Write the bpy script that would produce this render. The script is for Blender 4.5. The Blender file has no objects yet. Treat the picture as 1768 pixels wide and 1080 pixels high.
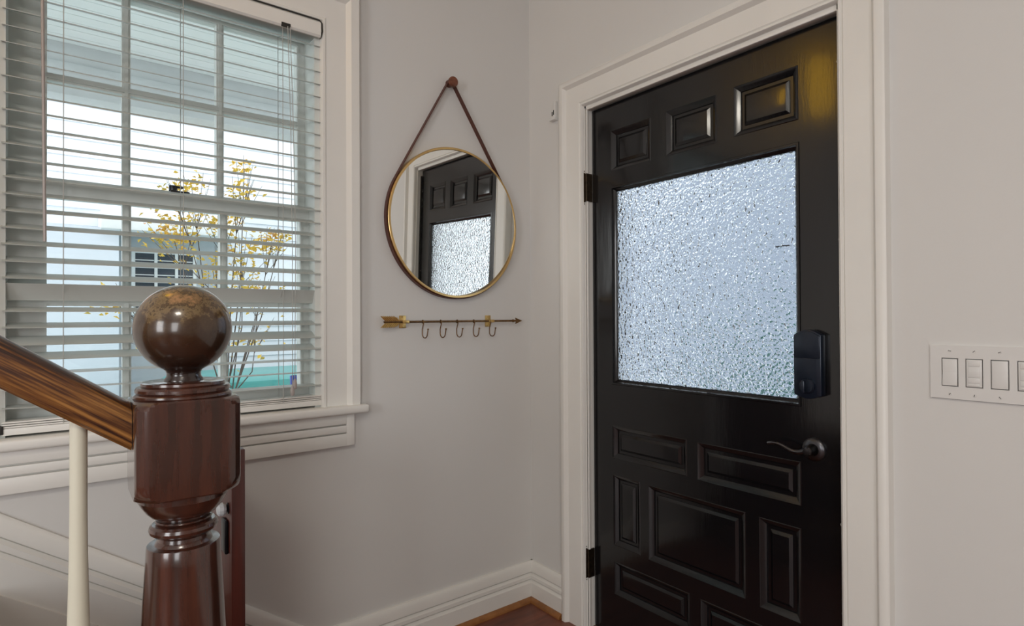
import bpy, bmesh, math, random
from mathutils import Vector, Matrix
random.seed(7)
PI = math.pi
S = bpy.context.scene
COL = S.collection

# ------------------------------------------------------------------ camera
cam_d = bpy.data.cameras.new('camera')
cam_d.sensor_width = 36.0
cam_d.sensor_fit = 'HORIZONTAL'
cam_d.lens = 1003.92 / 1768.0 * 36.0
cam_d.clip_start = 0.02
cam = bpy.data.objects.new('camera', cam_d)
COL.objects.link(cam)
CR = Vector((0.78896578, -0.61441555, -0.00515085))
CU = Vector((-0.00052402, -0.00905588, 0.99995886))
CF = Vector((0.61443692, 0.78893062, 0.00746674))
m = Matrix((CR, CU, -CF)).transposed().to_4x4()
m.translation = Vector((-1.67213, -2.01193, 1.25))
cam.matrix_world = m
S.camera = cam

# ------------------------------------------------------------------ view, world, lights
S.view_settings.view_transform = 'Standard'
S.view_settings.look = 'None'
S.view_settings.gamma = 1.0
S.view_settings.use_curve_mapping = False
S.view_settings.exposure = -0.12
S.cycles.use_denoising = True
S.cycles.max_bounces = 12
S.cycles.diffuse_bounces = 5
S.cycles.transparent_max_bounces = 16
S.cycles.sample_clamp_indirect = 6.0

W = bpy.data.worlds.new('sky')
S.world = W
W.use_nodes = True
bgn = W.node_tree.nodes['Background']
bgn.inputs[0].default_value = (0.91, 0.955, 1.0, 1)
bgn.inputs[1].default_value = 2.45

def add_sun(direction, strength, color, angle):
    d = bpy.data.lights.new('sun', 'SUN')
    d.energy = strength; d.color = color; d.angle = math.radians(angle)
    o = bpy.data.objects.new('sun', d); COL.objects.link(o)
    o.location = (-8, -12, 9)
    o.rotation_euler = Vector(direction).to_track_quat('-Z', 'Y').to_euler()
    return o
add_sun((0.22, 0.85, -0.52), 1.0, (1.0, 0.95, 0.88), 0.6)

def add_area(name, loc, aim, sx, sy, energy, color):
    d = bpy.data.lights.new(name, 'AREA')
    d.shape = 'RECTANGLE'; d.size = sx; d.size_y = sy
    d.energy = energy; d.color = color
    o = bpy.data.objects.new(name, d); COL.objects.link(o)
    o.location = loc
    o.rotation_euler = (Vector(aim) - Vector(loc)).to_track_quat('-Z', 'Y').to_euler()
    return o
# unseen fill lights added for the hall: overhead, behind the camera, from the left
add_area('overhead_fill', (-2.3, -2.7, 2.84), (-2.3, -2.7, 0), 0.45, 0.45, 23, (1.0, 0.93, 0.81))
add_area('rear_fill', (-3.5, -4.85, 1.6), (-1.2, 0, 1.2), 1.4, 1.7, 52, (0.965, 0.985, 1.0))
add_area('side_fill', (-4.9, -2.6, 1.6), (-0.8, 0, 0.7), 1.0, 1.6, 46, (0.965, 0.985, 1.0))

# ------------------------------------------------------------------ materials
def new_mat(name):
    mt = bpy.data.materials.new(name); mt.use_nodes = True
    nt = mt.node_tree; bs = nt.nodes['Principled BSDF']
    return mt, nt, bs
def coords(nt, scale=(1, 1, 1)):
    tc = nt.nodes.new('ShaderNodeTexCoord'); mp = nt.nodes.new('ShaderNodeMapping')
    mp.inputs['Scale'].default_value = scale
    nt.links.new(tc.outputs['Object'], mp.inputs['Vector'])
    return mp.outputs['Vector']
def noise(nt, vec, scale, detail=4, rough=0.55):
    n = nt.nodes.new('ShaderNodeTexNoise')
    n.inputs['Scale'].default_value = scale; n.inputs['Detail'].default_value = detail
    n.inputs['Roughness'].default_value = rough
    if vec is not None: nt.links.new(vec, n.inputs['Vector'])
    return n.outputs['Fac']
def ramp(nt, fac, stops):
    r = nt.nodes.new('ShaderNodeValToRGB')
    e = r.color_ramp.elements
    while len(e) < len(stops): e.new(0.5)
    for k, (p, c) in enumerate(stops):
        e[k].position = p; e[k].color = (c[0], c[1], c[2], 1)
    nt.links.new(fac, r.inputs['Fac'])
    return r.outputs['Color']
def bump(nt, bs, height, strength, dist=0.01):
    b = nt.nodes.new('ShaderNodeBump')
    b.inputs['Strength'].default_value = strength; b.inputs['Distance'].default_value = dist
    nt.links.new(height, b.inputs['Height']); nt.links.new(b.outputs['Normal'], bs.inputs['Normal'])
def plain(name, col, rough=0.5, metal=0.0, var=0.04, nscale=6.0, bstr=0.0, bscale=80, coat=0.0):
    mt, nt, bs = new_mat(name)
    v = coords(nt)
    f = noise(nt, v, nscale)
    lo = tuple(max(0, c * (1 - var)) for c in col); hi = tuple(min(1, c * (1 + var)) for c in col)
    nt.links.new(ramp(nt, f, [(0.3, lo), (0.7, hi)]), bs.inputs['Base Color'])
    bs.inputs['Roughness'].default_value = rough; bs.inputs['Metallic'].default_value = metal
    bs.inputs['Coat Weight'].default_value = coat
    if bstr: bump(nt, bs, noise(nt, v, bscale, 3), bstr, 0.002)
    return mt
def wood(name, cols, scale, rough=0.3, coat=0.3, nscale=3.0, bstr=0.05, stops=None):
    mt, nt, bs = new_mat(name)
    v = coords(nt, scale)
    f = noise(nt, v, nscale, 8, 0.62)
    k = len(cols)
    st = stops or [0.3 + 0.4 * i / (k - 1) for i in range(k)]
    nt.links.new(ramp(nt, f, list(zip(st, cols))), bs.inputs['Base Color'])
    bs.inputs['Roughness'].default_value = rough; bs.inputs['Coat Weight'].default_value = coat
    bs.inputs['Coat Roughness'].default_value = 0.12
    if bstr: bump(nt, bs, f, bstr, 0.003)
    return mt

M = {}
M['wall'] = plain('wall_paint', (0.69, 0.68, 0.66), 0.75, var=0.015, nscale=2.0, bstr=0.06, bscale=220)
M['ceiling'] = plain('ceiling_paint', (0.80, 0.78, 0.74), 0.8, var=0.01)
M['trim'] = plain('white_trim_paint', (0.80, 0.785, 0.745), 0.38, var=0.02, nscale=4)
M['sash'] = plain('white_sash_paint', (0.70, 0.73, 0.70), 0.4, var=0.02)
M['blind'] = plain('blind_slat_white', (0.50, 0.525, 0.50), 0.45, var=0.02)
M['cord'] = plain('blind_cord', (0.45, 0.45, 0.43), 0.8)
M['wand'] = plain('wand_plastic', (0.42, 0.37, 0.35), 0.35)
M['dark'] = plain('dark_bracket', (0.02, 0.018, 0.016), 0.4)
M['white_plastic'] = plain('white_plastic', (0.72, 0.71, 0.69), 0.35, var=0.01)
M['grey_gap'] = plain('grey_gap', (0.22, 0.21, 0.2), 0.6)
M['brass'] = plain('aged_brass', (0.62, 0.42, 0.16), 0.32, 1.0, var=0.18, nscale=40)
M['bronze'] = plain('old_bronze', (0.21, 0.12, 0.055), 0.42, 1.0, var=0.3, nscale=60)
M['gold'] = plain('brushed_gold', (0.72, 0.50, 0.22), 0.28, 1.0, var=0.08, nscale=20)
M['leather'] = plain('brown_leather', (0.085, 0.025, 0.015), 0.5, var=0.2, nscale=60)
M['peg'] = wood('peg_wood', [(0.09, 0.025, 0.012), (0.24, 0.075, 0.035)], (8, 8, 30), 0.45, 0.1)
M['black_metal'] = plain('black_bronze_metal', (0.012, 0.012, 0.015), 0.3, 0.6, var=0.2)
M['lever_metal'] = plain('lever_metal', (0.095, 0.093, 0.10), 0.28, 1.0, var=0.15)
M['hinge'] = plain('hinge_metal', (0.06, 0.042, 0.028), 0.35, 0.9, var=0.35, nscale=70)
M['lock'] = plain('lock_case', (0.010, 0.016, 0.03), 0.28, 0.3, var=0.1)
M['mahogany'] = wood('dark_mahogany', [(0.022, 0.009, 0.006), (0.055, 0.017, 0.010), (0.085, 0.026, 0.014)], (14, 14, 1.2), 0.24, 0.8)
M['red_mahogany'] = wood('red_mahogany', [(0.05, 0.010, 0.007), (0.105, 0.020, 0.013)], (18, 18, 1.0), 0.35, 0.3)
M['oak'] = wood('oak_rail', [(0.018, 0.006, 0.003), (0.07, 0.022, 0.007), (0.18, 0.07, 0.015), (0.36, 0.165, 0.042)], (2.6, 75, 75), 0.34, 0.25, 1.6, 0.2, [0.38, 0.46, 0.53, 0.64])
M['shoe'] = wood('shoe_wood', [(0.20, 0.075, 0.018), (0.36, 0.15, 0.04)], (6, 6, 12), 0.4, 0.2)
M['baluster'] = plain('cream_paint', (0.72, 0.70, 0.58), 0.35, var=0.03)
M['tread'] = wood('tread_wood', [(0.09, 0.035, 0.012), (0.2, 0.08, 0.03)], (1.5, 14, 14), 0.4, 0.2)

def floor_mat():
    mt, nt, bs = new_mat('floor_wood')
    v = coords(nt, (1, 9, 1))
    a = ramp(nt, noise(nt, v, 2.5, 8), [(0.3, (0.09, 0.026, 0.015)), (0.55, (0.19, 0.058, 0.032)), (0.75, (0.27, 0.09, 0.05))])
    nt.links.new(a, bs.inputs['Base Color'])
    bs.inputs['Roughness'].default_value = 0.42
    return mt
M['floor'] = floor_mat()

def ball_mat():
    mt, nt, bs = new_mat('worn_ball_varnish')
    v = coords(nt)
    wear = noise(nt, v, 26, 9, 0.75)
    tc = nt.nodes.new('ShaderNodeTexCoord'); sp = nt.nodes.new('ShaderNodeSeparateXYZ')
    nt.links.new(tc.outputs['Object'], sp.inputs[0])
    mr = nt.nodes.new('ShaderNodeMapRange')      # wear gathers where hands rub the top of the ball
    mr.inputs['From Min'].default_value = 1.16; mr.inputs['From Max'].default_value = 1.285
    nt.links.new(sp.outputs['Z'], mr.inputs['Value'])
    mu = nt.nodes.new('ShaderNodeMath'); mu.operation = 'MULTIPLY'
    nt.links.new(wear, mu.inputs[0]); nt.links.new(mr.outputs[0], mu.inputs[1])
    c = ramp(nt, mu.outputs[0], [(0.0, (0.022, 0.010, 0.007)), (0.25, (0.045, 0.022, 0.011)), (0.36, (0.075, 0.042, 0.019)), (0.43, (0.21, 0.14, 0.065)), (0.47, (0.05, 0.028, 0.013)), (0.52, (0.19, 0.115, 0.05)), (0.60, (0.36, 0.19, 0.085))])
    nt.links.new(c, bs.inputs['Base Color'])
    bs.inputs['Roughness'].default_value = 0.24; bs.inputs['Coat Weight'].default_value = 0.6
    bs.inputs['Coat Roughness'].default_value = 0.08
    bump(nt, bs, wear, 0.06, 0.002)
    return mt
M['ball'] = ball_mat()

def door_mat():
    mt, nt, bs = new_mat('black_door_paint')
    tc = nt.nodes.new('ShaderNodeTexCoord')
    sp = nt.nodes.new('ShaderNodeSeparateXYZ'); nt.links.new(tc.outputs['Object'], sp.inputs[0])
    def mrange(sock, a, b, c, d):
        n = nt.nodes.new('ShaderNodeMapRange'); n.interpolation_type = 'SMOOTHSTEP'
        n.inputs[1].default_value = a; n.inputs[2].default_value = b; n.inputs[3].default_value = c; n.inputs[4].default_value = d
        nt.links.new(sock, n.inputs[0]); return n.outputs[0]
    def mul(a, b):
        n = nt.nodes.new('ShaderNodeMath'); n.operation = 'MULTIPLY'
        nt.links.new(a, n.inputs[0]); nt.links.new(b, n.inputs[1]); return n.outputs[0]
    mp = nt.nodes.new('ShaderNodeMapping'); mp.inputs['Scale'].default_value = (30, 30, 5)
    nt.links.new(tc.outputs['Object'], mp.inputs['Vector'])
    grain = noise(nt, mp.outputs['Vector'], 1.4, 7, 0.6)
    chips = noise(nt, tc.outputs['Object'], 55, 3, 0.6)
    edge = mrange(sp.outputs['Y'], -1.285, -1.302, 0, 1)     # paint chipped along the latch edge
    c = ramp(nt, mul(chips, edge), [(0.0, (0.0055, 0.0055, 0.0065)), (0.60, (0.0055, 0.0055, 0.0065)), (0.63, (0.35, 0.32, 0.28)), (0.7, (0.4, 0.37, 0.33))])
    nt.links.new(c, bs.inputs['Base Color'])
    bs.inputs['Roughness'].default_value = 0.15
    bs.inputs['Specular IOR Level'].default_value = 0.52
    bs.inputs['Coat Weight'].default_value = 0.15; bs.inputs['Coat Roughness'].default_value = 0.06
    bump(nt, bs, grain, 0.16, 0.002)
    return mt
M['door'] = door_mat()

def pane_mat():
    mt = bpy.data.materials.new('clear_window_glass'); mt.use_nodes = True
    nt = mt.node_tree; nt.nodes.clear()
    o = nt.nodes.new('ShaderNodeOutputMaterial'); mx = nt.nodes.new('ShaderNodeMixShader')
    t = nt.nodes.new('ShaderNodeBsdfTransparent'); g = nt.nodes.new('ShaderNodeBsdfGlossy')
    t.inputs[0].default_value = (0.955, 0.975, 0.965, 1); g.inputs['Roughness'].default_value = 0.02
    mx.inputs[0].default_value = 0.04
    nt.links.new(t.outputs[0], mx.inputs[1]); nt.links.new(g.outputs[0], mx.inputs[2]); nt.links.new(mx.outputs[0], o.inputs[0])
    return mt
M['pane'] = pane_mat()

def pebble_mat():
    mt, nt, bs = new_mat('pebbled_door_glass')
    v = coords(nt)
    vo = nt.nodes.new('ShaderNodeTexVoronoi'); vo.feature = 'SMOOTH_F1'
    vo.inputs['Scale'].default_value = 105; vo.inputs['Smoothness'].default_value = 0.6
    nt.links.new(v, vo.inputs['Vector'])
    n = noise(nt, v, 75, 2, 0.5)
    ad = nt.nodes.new('ShaderNodeMath'); ad.operation = 'ADD'
    nt.links.new(vo.outputs['Distance'], ad.inputs[0]); nt.links.new(n, ad.inputs[1])
    bs.inputs['Base Color'].default_value = (0.80, 0.845, 0.89, 1)
    bs.inputs['Transmission Weight'].default_value = 1.0
    bs.inputs['Roughness'].default_value = 0.06; bs.inputs['IOR'].default_value = 1.45
    bump(nt, bs, ad.outputs[0], 0.72, 0.006)
    return mt
M['pebble'] = pebble_mat()
M['mirror'] = plain('mirror_silver', (0.86, 0.88, 0.87), 0.015, 1.0, var=0.0)
M['clear_glass'] = plain('crystal', (0.82, 0.86, 0.9), 0.05, 0.0, var=0.0)
M['clear_glass'].node_tree.nodes['Principled BSDF'].inputs['Transmission Weight'].default_value = 0.3
# outdoors
M['siding'] = plain('white_siding', (0.80, 0.83, 0.88), 0.6, var=0.02)
M['stucco'] = plain('pale_render', (0.74, 0.78, 0.85), 0.7, var=0.02, nscale=3)
M['street'] = plain('street_house_paint', (0.32, 0.36, 0.42), 0.7)
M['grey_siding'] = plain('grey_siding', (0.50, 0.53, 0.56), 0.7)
M['bright_white'] = plain('white_eave', (0.88, 0.88, 0.88), 0.6)
M['house_glass'] = plain('dark_house_glass', (0.03, 0.05, 0.075), 0.15)
M['porch'] = plain('porch_ceiling_paint', (0.86, 0.90, 0.89), 0.6, var=0.02)
M['beam'] = plain('porch_beam_paint', (0.70, 0.72, 0.73), 0.6)
M['ground'] = plain('pavement', (0.74, 0.74, 0.73), 0.85, var=0.1, nscale=3)
M['bark'] = plain('bark', (0.11, 0.085, 0.07), 0.8, var=0.2, nscale=30)
def leaf_mat():
    mt, nt, bs = new_mat('autumn_leaves')
    c = ramp(nt, noise(nt, coords(nt), 5.5, 3), [(0.3, (0.40, 0.36, 0.08)), (0.45, (0.80, 0.55, 0.07)), (0.58, (0.88, 0.62, 0.08)), (0.72, (0.62, 0.30, 0.20))])
    nt.links.new(c, bs.inputs['Base Color']); bs.inputs['Roughness'].default_value = 0.6
    return mt
M['leaf'] = leaf_mat()
M['teal'] = plain('teal_car_paint', (0.06, 0.30, 0.28), 0.35, var=0.03)
M['car_glass'] = plain('car_glass', (0.10, 0.16, 0.16), 0.1)
M['blue'] = plain('blue_plastic', (0.02, 0.06, 0.45), 0.4)
M['tyre'] = plain('tyre_rubber', (0.02, 0.02, 0.02), 0.8)
def amber():  # emission of the added lamp that the door paint mirrors
    mt, nt, bs = new_mat('added_amber_glow')
    bs.inputs['Base Color'].default_value = (0.6, 0.3, 0.03, 1)
    bs.inputs['Emission Color'].default_value = (1.0, 0.55, 0.04, 1); bs.inputs['Emission Strength'].default_value = 7.0
    return mt
M['amber'] = amber()
M['hedge'] = plain('hedge_green', (0.05, 0.14, 0.12), 0.7, var=0.4, nscale=8)

# ------------------------------------------------------------------ geometry helpers
class MB:
    def __init__(s): s.bm = bmesh.new()
    def merge(s, tmp):
        me = bpy.data.meshes.new('tmp'); tmp.to_mesh(me); tmp.free()
        s.bm.from_mesh(me); bpy.data.meshes.remove(me); return s
    def box(s, x0, x1, y0, y1, z0, z1, bev=0.0, seg=2, mat=None):
        t = bmesh.new(); bmesh.ops.create_cube(t, size=1.0)
        for v in t.verts:
            v.co = Vector(((x0 + x1) / 2 + v.co.x * (x1 - x0), (y0 + y1) / 2 + v.co.y * (y1 - y0), (z0 + z1) / 2 + v.co.z * (z1 - z0)))
        if bev: bmesh.ops.bevel(t, geom=t.edges[:], offset=bev, segments=seg, profile=0.5, affect='EDGES')
        if mat is not None: bmesh.ops.transform(t, matrix=mat, verts=t.verts)
        return s.merge(t)
    def lathe(s, prof, origin=(0, 0, 0), axis=(0, 0, 1), seg=48):
        ax = Vector(axis).normalized()
        q = Vector((0, 0, 1)).rotation_difference(ax).to_matrix()
        t = bmesh.new(); rings = []
        for r, z in prof:
            if r < 1e-6: rings.append([t.verts.new(q @ Vector((0, 0, z)) + Vector(origin))])
            else: rings.append([t.verts.new(q @ Vector((r * math.cos(2 * PI * k / seg), r * math.sin(2 * PI * k / seg), z)) + Vector(origin)) for k in range(seg)])
        for a, b in zip(rings, rings[1:]):
            for k in range(seg):
                k2 = (k + 1) % seg
                if len(a) == 1 and len(b) == 1: continue
                if len(a) == 1: t.faces.new((a[0], b[k2], b[k]))
                elif len(b) == 1: t.faces.new((a[k], a[k2], b[0]))
                else: t.faces.new((a[k], a[k2], b[k2], b[k]))
        if len(rings[0]) > 1: t.faces.new(rings[0][::-1])
        if len(rings[-1]) > 1: t.faces.new(rings[-1])
        bmesh.ops.recalc_face_normals(t, faces=t.faces)
        return s.merge(t)
    def tube(s, pts, r, seg=10, closed=False):
        pts = [Vector(p) for p in pts]; n = len(pts)
        rad = r if isinstance(r, (list, tuple)) else [r] * n
        t = bmesh.new(); rings = []; up = None
        for i, p in enumerate(pts):
            if closed: d = pts[(i + 1) % n] - pts[i - 1]
            else: d = pts[min(i + 1, n - 1)] - pts[max(i - 1, 0)]
            d.normalize()
            if up is None: up = d.orthogonal().normalized()
            up = (up - d * up.dot(d)).normalized(); sd = d.cross(up)
            rings.append([t.verts.new(p + (up * math.cos(2 * PI * k / seg) + sd * math.sin(2 * PI * k / seg)) * rad[i]) for k in range(seg)])
        prs = list(zip(rings, rings[1:])) + ([(rings[-1], rings[0])] if closed else [])
        for a, b in prs:
            for k in range(seg):
                t.faces.new((a[k], a[(k + 1) % seg], b[(k + 1) % seg], b[k]))
        if not closed: t.faces.new(rings[0][::-1]); t.faces.new(rings[-1])
        bmesh.ops.recalc_face_normals(t, faces=t.faces)
        return s.merge(t)
    def prism(s, poly, vec, bev=0.0):
        t = bmesh.new(); vs = [t.verts.new(p) for p in poly]; f = t.faces.new(vs)
        e = bmesh.ops.extrude_face_region(t, geom=[f])
        bmesh.ops.translate(t, vec=Vector(vec), verts=[g for g in e['geom'] if isinstance(g, bmesh.types.BMVert)])
        bmesh.ops.recalc_face_normals(t, faces=t.faces)
        if bev: bmesh.ops.bevel(t, geom=t.edges[:], offset=bev, segments=2, profile=0.5, affect='EDGES')
        return s.merge(t)
    def sweep(s, path, prof, to3):
        """path: points in the wall plane; prof: (offset to the left of the path, depth) loop; mitred corners."""
        t = bmesh.new(); rings = []; n = len(path)
        P = [Vector(p) for p in path]
        for i in range(n):
            d0 = (P[i] - P[i - 1]).normalized() if i else None
            d1 = (P[i + 1] - P[i]).normalized() if i < n - 1 else None
            n0 = Vector((-d0.y, d0.x)) if d0 else None; n1 = Vector((-d1.y, d1.x)) if d1 else None
            if n0 is None: mv = n1
            elif n1 is None: mv = n0
            else:
                mv = (n0 + n1).normalized(); mv = mv / mv.dot(n0)
            rings.append([t.verts.new(to3(P[i].x + mv.x * u, P[i].y + mv.y * u, d)) for u, d in prof])
        k = len(prof)
        for a, b in zip(rings, rings[1:]):
            for j in range(k): t.faces.new((a[j], a[(j + 1) % k], b[(j + 1) % k], b[j]))
        t.faces.new(rings[0][::-1]); t.faces.new(rings[-1])
        bmesh.ops.recalc_face_normals(t, faces=t.faces)
        return s.merge(t)
    def slab(s, a0, a1, b0, b1, holes, d0, d1, to3):
        """rectangle in a plane with rectangular holes, d0..d1 thick"""
        A = sorted({a0, a1, *[h[0] for h in holes], *[h[1] for h in holes]})
        B = sorted({b0, b1, *[h[2] for h in holes], *[h[3] for h in holes]})
        t = bmesh.new(); V = {}
        def vert(i, j, d):
            if (i, j, d) not in V: V[(i, j, d)] = t.verts.new(to3(A[i], B[j], d))
            return V[(i, j, d)]
        def solid(i, j):
            if i < 0 or j < 0 or i >= len(A) - 1 or j >= len(B) - 1: return False
            ca, cb = (A[i] + A[i + 1]) / 2, (B[j] + B[j + 1]) / 2
            return not any(h[0] < ca < h[1] and h[2] < cb < h[3] for h in holes)
        for i in range(len(A) - 1):
            for j in range(len(B) - 1):
                if not solid(i, j): continue
                for d in (d0, d1): t.faces.new((vert(i, j, d), vert(i + 1, j, d), vert(i + 1, j + 1, d), vert(i, j + 1, d)))
                for (di, dj, p, q) in ((-1, 0, (i, j), (i, j + 1)), (1, 0, (i + 1, j), (i + 1, j + 1)), (0, -1, (i, j), (i + 1, j)), (0, 1, (i, j + 1), (i + 1, j + 1))):
                    if not solid(i + di, j + dj):
                        t.faces.new((vert(*p, d0), vert(*q, d0), vert(*q, d1), vert(*p, d1)))
        bmesh.ops.recalc_face_normals(t, faces=t.faces)
        return s.merge(t)
    def rings(s, loops, cap=True):
        t = bmesh.new(); R = [[t.verts.new(p) for p in l] for l in loops]; k = len(loops[0])
        for a, b in zip(R, R[1:]):
            for j in range(k): t.faces.new((a[j], a[(j + 1) % k], b[(j + 1) % k], b[j]))
        if cap: t.faces.new(R[-1])
        bmesh.ops.recalc_face_normals(t, faces=t.faces)
        return s.merge(t)
    def build(s, name, mat, parent=None, smooth=35):
        me = bpy.data.meshes.new(name); s.bm.to_mesh(me); s.bm.free()
        me.materials.append(mat)
        if smooth:
            me.shade_smooth(); me.set_sharp_from_angle(angle=math.radians(smooth))
        o = bpy.data.objects.new(name, me); COL.objects.link(o)
        if parent is not None:
            o.parent = parent
            w = Vector(parent.get('world_at', (0, 0, 0)))
            me.transform(Matrix.Translation(-w)); o['world_at'] = tuple(w)
        return o
def tag(o, label, cat, group=None, kind=None):
    o['label'] = label; o['category'] = cat
    if group: o['group'] = group
    if kind: o['kind'] = kind
    return o
def thing(name, loc, label, cat, group=None, kind=None):
    o = bpy.data.objects.new(name, None); COL.objects.link(o); o.location = loc; o['world_at'] = loc
    o.empty_display_size = 0.05
    return tag(o, label, cat, group, kind)
def onL(x, z, d): return (x, -d, z)          # window wall plane y = 0
def onR(y, z, d): return (-d, y, z)          # door wall plane x = 0

# ------------------------------------------------------------------ room shell
H = 2.92
b = MB().slab(-5.5, 0.22, -1.0, 6.2, [(-1.80, -0.955, 0.915, 2.285)], 0.0, -0.2, onL)
tag(b.build('wall_left', M['wall'], smooth=0), 'warm grey wall with the blind-covered window and round mirror', 'wall', kind='structure')
b = MB().slab(-5.2, 0.0, -0.2, H + .2, [(-1.335, -0.335, -0.2, 2.112)], 0.0, -0.2, onR)
tag(b.build('wall_right', M['wall'], smooth=0), 'warm grey wall around the black front door', 'wall', kind='structure')
b = MB().box(-5.5, 0.2, -5.2, -5.0, -0.2, H + .2)
tag(b.build('wall_back', M['wall'], smooth=0), 'plain wall behind the viewer closing the hall', 'wall', kind='structure')
b = MB().box(-5.7, -5.5, -5.2, 0.2, -0.2, H + .2)
tag(b.build('wall_side', M['wall'], smooth=0), 'plain wall far up the stairs closing the hall', 'wall', kind='structure')
b = MB().box(-5.5, 0.0, -5.0, 0.0, -0.06, 0.0)
tag(b.build('floor', M['floor'], smooth=0), 'reddish brown wooden hall floor', 'floor', kind='structure')
b = MB().box(-5.6, 0.1, -5.1, 0.0, H, H + 0.1)
tag(b.build('ceiling', M['ceiling'], smooth=0), 'white hall ceiling above the frame', 'ceiling', kind='structure')

BB = [(0, 0), (0, 0.008), (0.004, 0.012), (0.014, 0.018), (0.0455, 0.018), (0.0460, 0.006), (0.0500, 0.006), (0.0505, 0.012), (0.060, 0.022),
      (0.0735, 0.022), (0.0740, 0.010), (0.0780, 0.010), (0.0785, 0.016), (0.089, 0.026), (0.167, 0.026), (0.167, 0)]
KX, KZ, SL = -0.963, 0.167, 0.703
b = MB().sweep([(0.0, KZ), (KX, KZ), (-3.2, KZ + SL * (-3.2 - KX) * -1)], BB, onL)
tag(b.build('baseboard_left', M['trim']), 'moulded cream baseboard below the mirror that turns up along the stairs', 'baseboard', kind='structure')
b = MB().sweep([(0.0, KZ), (-0.225, KZ)], BB, lambda y, z, d: (-d, y, z))
tag(b.build('baseboard_right', M['trim']), 'short moulded cream baseboard between room corner and door casing', 'baseboard', kind='structure')
b = MB().sweep([(-1.442, KZ), (-5.0, KZ)], BB, onR)
tag(b.build('baseboard_side', M['trim']), 'moulded cream baseboard on the wall below the switches', 'baseboard', kind='structure')
SH = [(0, 0), (0, 0.004), (0.004, 0.011), (0.010, 0.016), (0.019, 0.018), (0.019, 0)]
b = MB().sweep([(0.0, 0.019), (-0.95, 0.019)], SH, lambda x, z, d: onL(x, z, d + 0.026))
tag(b.build('trim_1', M['shoe']), 'orange brown wooden shoe moulding under the baseboard below the mirror', 'moulding', kind='structure')
b = MB().sweep([(-0.025, 0.019), (-0.225, 0.019)], SH, lambda y, z, d: onR(y, z, d + 0.026))
tag(b.build('trim_2', M['shoe']), 'short orange brown wooden shoe moulding beside the door casing', 'moulding', kind='structure')
b = MB().prism([(-3.2, 0, 0.0), (-0.985, 0, 0.0), (-1.03, 0, 0.012), (-3.2, 0, 0.012 + SL * 2.17)], (0, -0.031, 0))
tag(b.build('trim_3', M['trim'], smooth=0), 'flat cream wall stringer board under the raking baseboard', 'stringer', kind='structure')

CAS = [(0, 0), (0, 0.012), (0.004, 0.019), (0.009, 0.019), (0.012, 0.014), (0.016, 0.019), (0.086, 0.020), (0.096, 0.036), (0.099, 0.037), (0.114, 0.036), (0.119, 0.032), (0.119, 0)]
b = MB().sweep([(-0.349, 0.0), (-0.349, 2.098), (-1.3195, 2.098), (-1.3195, 0.0)][::-1], CAS, onR)
tag(b.build('trim_4', M['trim']), 'cream moulded casing around the black front door', 'door casing', kind='structure')
b = MB()
b.box(0.0, 0.19, -0.355, -0.335, 0, 2.112); b.box(0.0, 0.19, -1.335, -1.3125, 0, 2.112); b.box(0.0, 0.19, -1.335, -0.335, 2.089, 2.112)
b.box(0.0, 0.010, -0.360, -0.350, 0, 2.09, 0.002); b.box(0.0, 0.010, -1.32, -0.355, 2.082, 2.091, 0.002)
b.box(0.074, 0.10, -0.375, -0.35, 0, 2.09); b.box(0.074, 0.10, -1.32, -1.292, 0, 2.09); b.box(0.074, 0.10, -1.31, -0.36, 2.066, 2.10)
tag(b.build('trim_5', M['trim']), 'cream door jamb lining the doorway', 'door jamb', kind='structure')
b = MB().box(-0.01, 0.2, -1.32, -0.35, -0.02, 0.008, 0.003)
tag(b.build('trim_6', M['tread']), 'wooden threshold below the front door', 'threshold', kind='structure')

WC = [(0, 0), (0, 0.014), (0.004, 0.021), (0.012, 0.021), (0.016, 0.017), (0.088, 0.018), (0.098, 0.031), (0.102, 0.035), (0.130, 0.036), (0.135, 0.031), (0.135, 0)]
b = MB().sweep([(-0.953, 0.94), (-0.953, 2.283), (-1.803, 2.283), (-1.803, 0.94)], [(-u, d) for u, d in WC], onL)
b.box(-0.835, -0.805, -0.055, 0.0, 2.424, 2.45, 0.006); b.box(-1.95, -0.835, -0.055, 0, 2.424, 2.45, 0.006)
tag(b.build('trim_7', M['trim']), 'cream moulded casing around the window', 'window casing', kind='structure')
b = MB().box(-1.96, -0.792, -0.05, 0.05, 0.912, 0.942, 0.009, 3)
tag(b.build('trim_8', M['trim']), 'cream window stool with rounded nose below the blind', 'window sill', kind='structure')
b = MB().box(-1.93, -0.838, -0.010, 0, 0.798, 0.912, 0.002)
for z0, z1 in ((0.798, 0.8415), (0.8458, 0.8705), (0.8748, 0.912)):
    b.box(-1.93, -0.866, -0.024, -0.009, z0, z1, 0.003)
b.box(-0.868, -0.838, -0.024, -0.009, 0.798, 0.912, 0.003)
tag(b.build('trim_9', M['trim']), 'cream window apron with two long grooves', 'apron', kind='structure')

# ------------------------------------------------------------------ stairs hidden under the frame
b = MB()
for k, xr in enumerate((-1.27, -1.54, -1.85)):
    b.box(-2.12, xr, -0.79, -0.032, 0.19 * k, 0.19 * (k + 1) - 0.028)
    b.box(-2.12, xr + 0.025, -0.79, -0.032, 0.19 * (k + 1) - 0.028, 0.19 * (k + 1), 0.006)
st = b.build('stairs', M['tread']); tag(st, 'wooden stair flight rising along the window wall', 'stairs', kind='structure')
b = MB().prism([(-1.58, -0.90, 0.0), (-1.58, -0.90, 0.36), (-2.12, -0.90, 0.36 + SL * 0.54), (-2.12, -0.90, 0.0)], (0, 0.105, 0))
tag(b.build('trim_10', M['trim'], smooth=0), 'cream outer stair stringer carrying the baluster', 'stringer', kind='structure')

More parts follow.
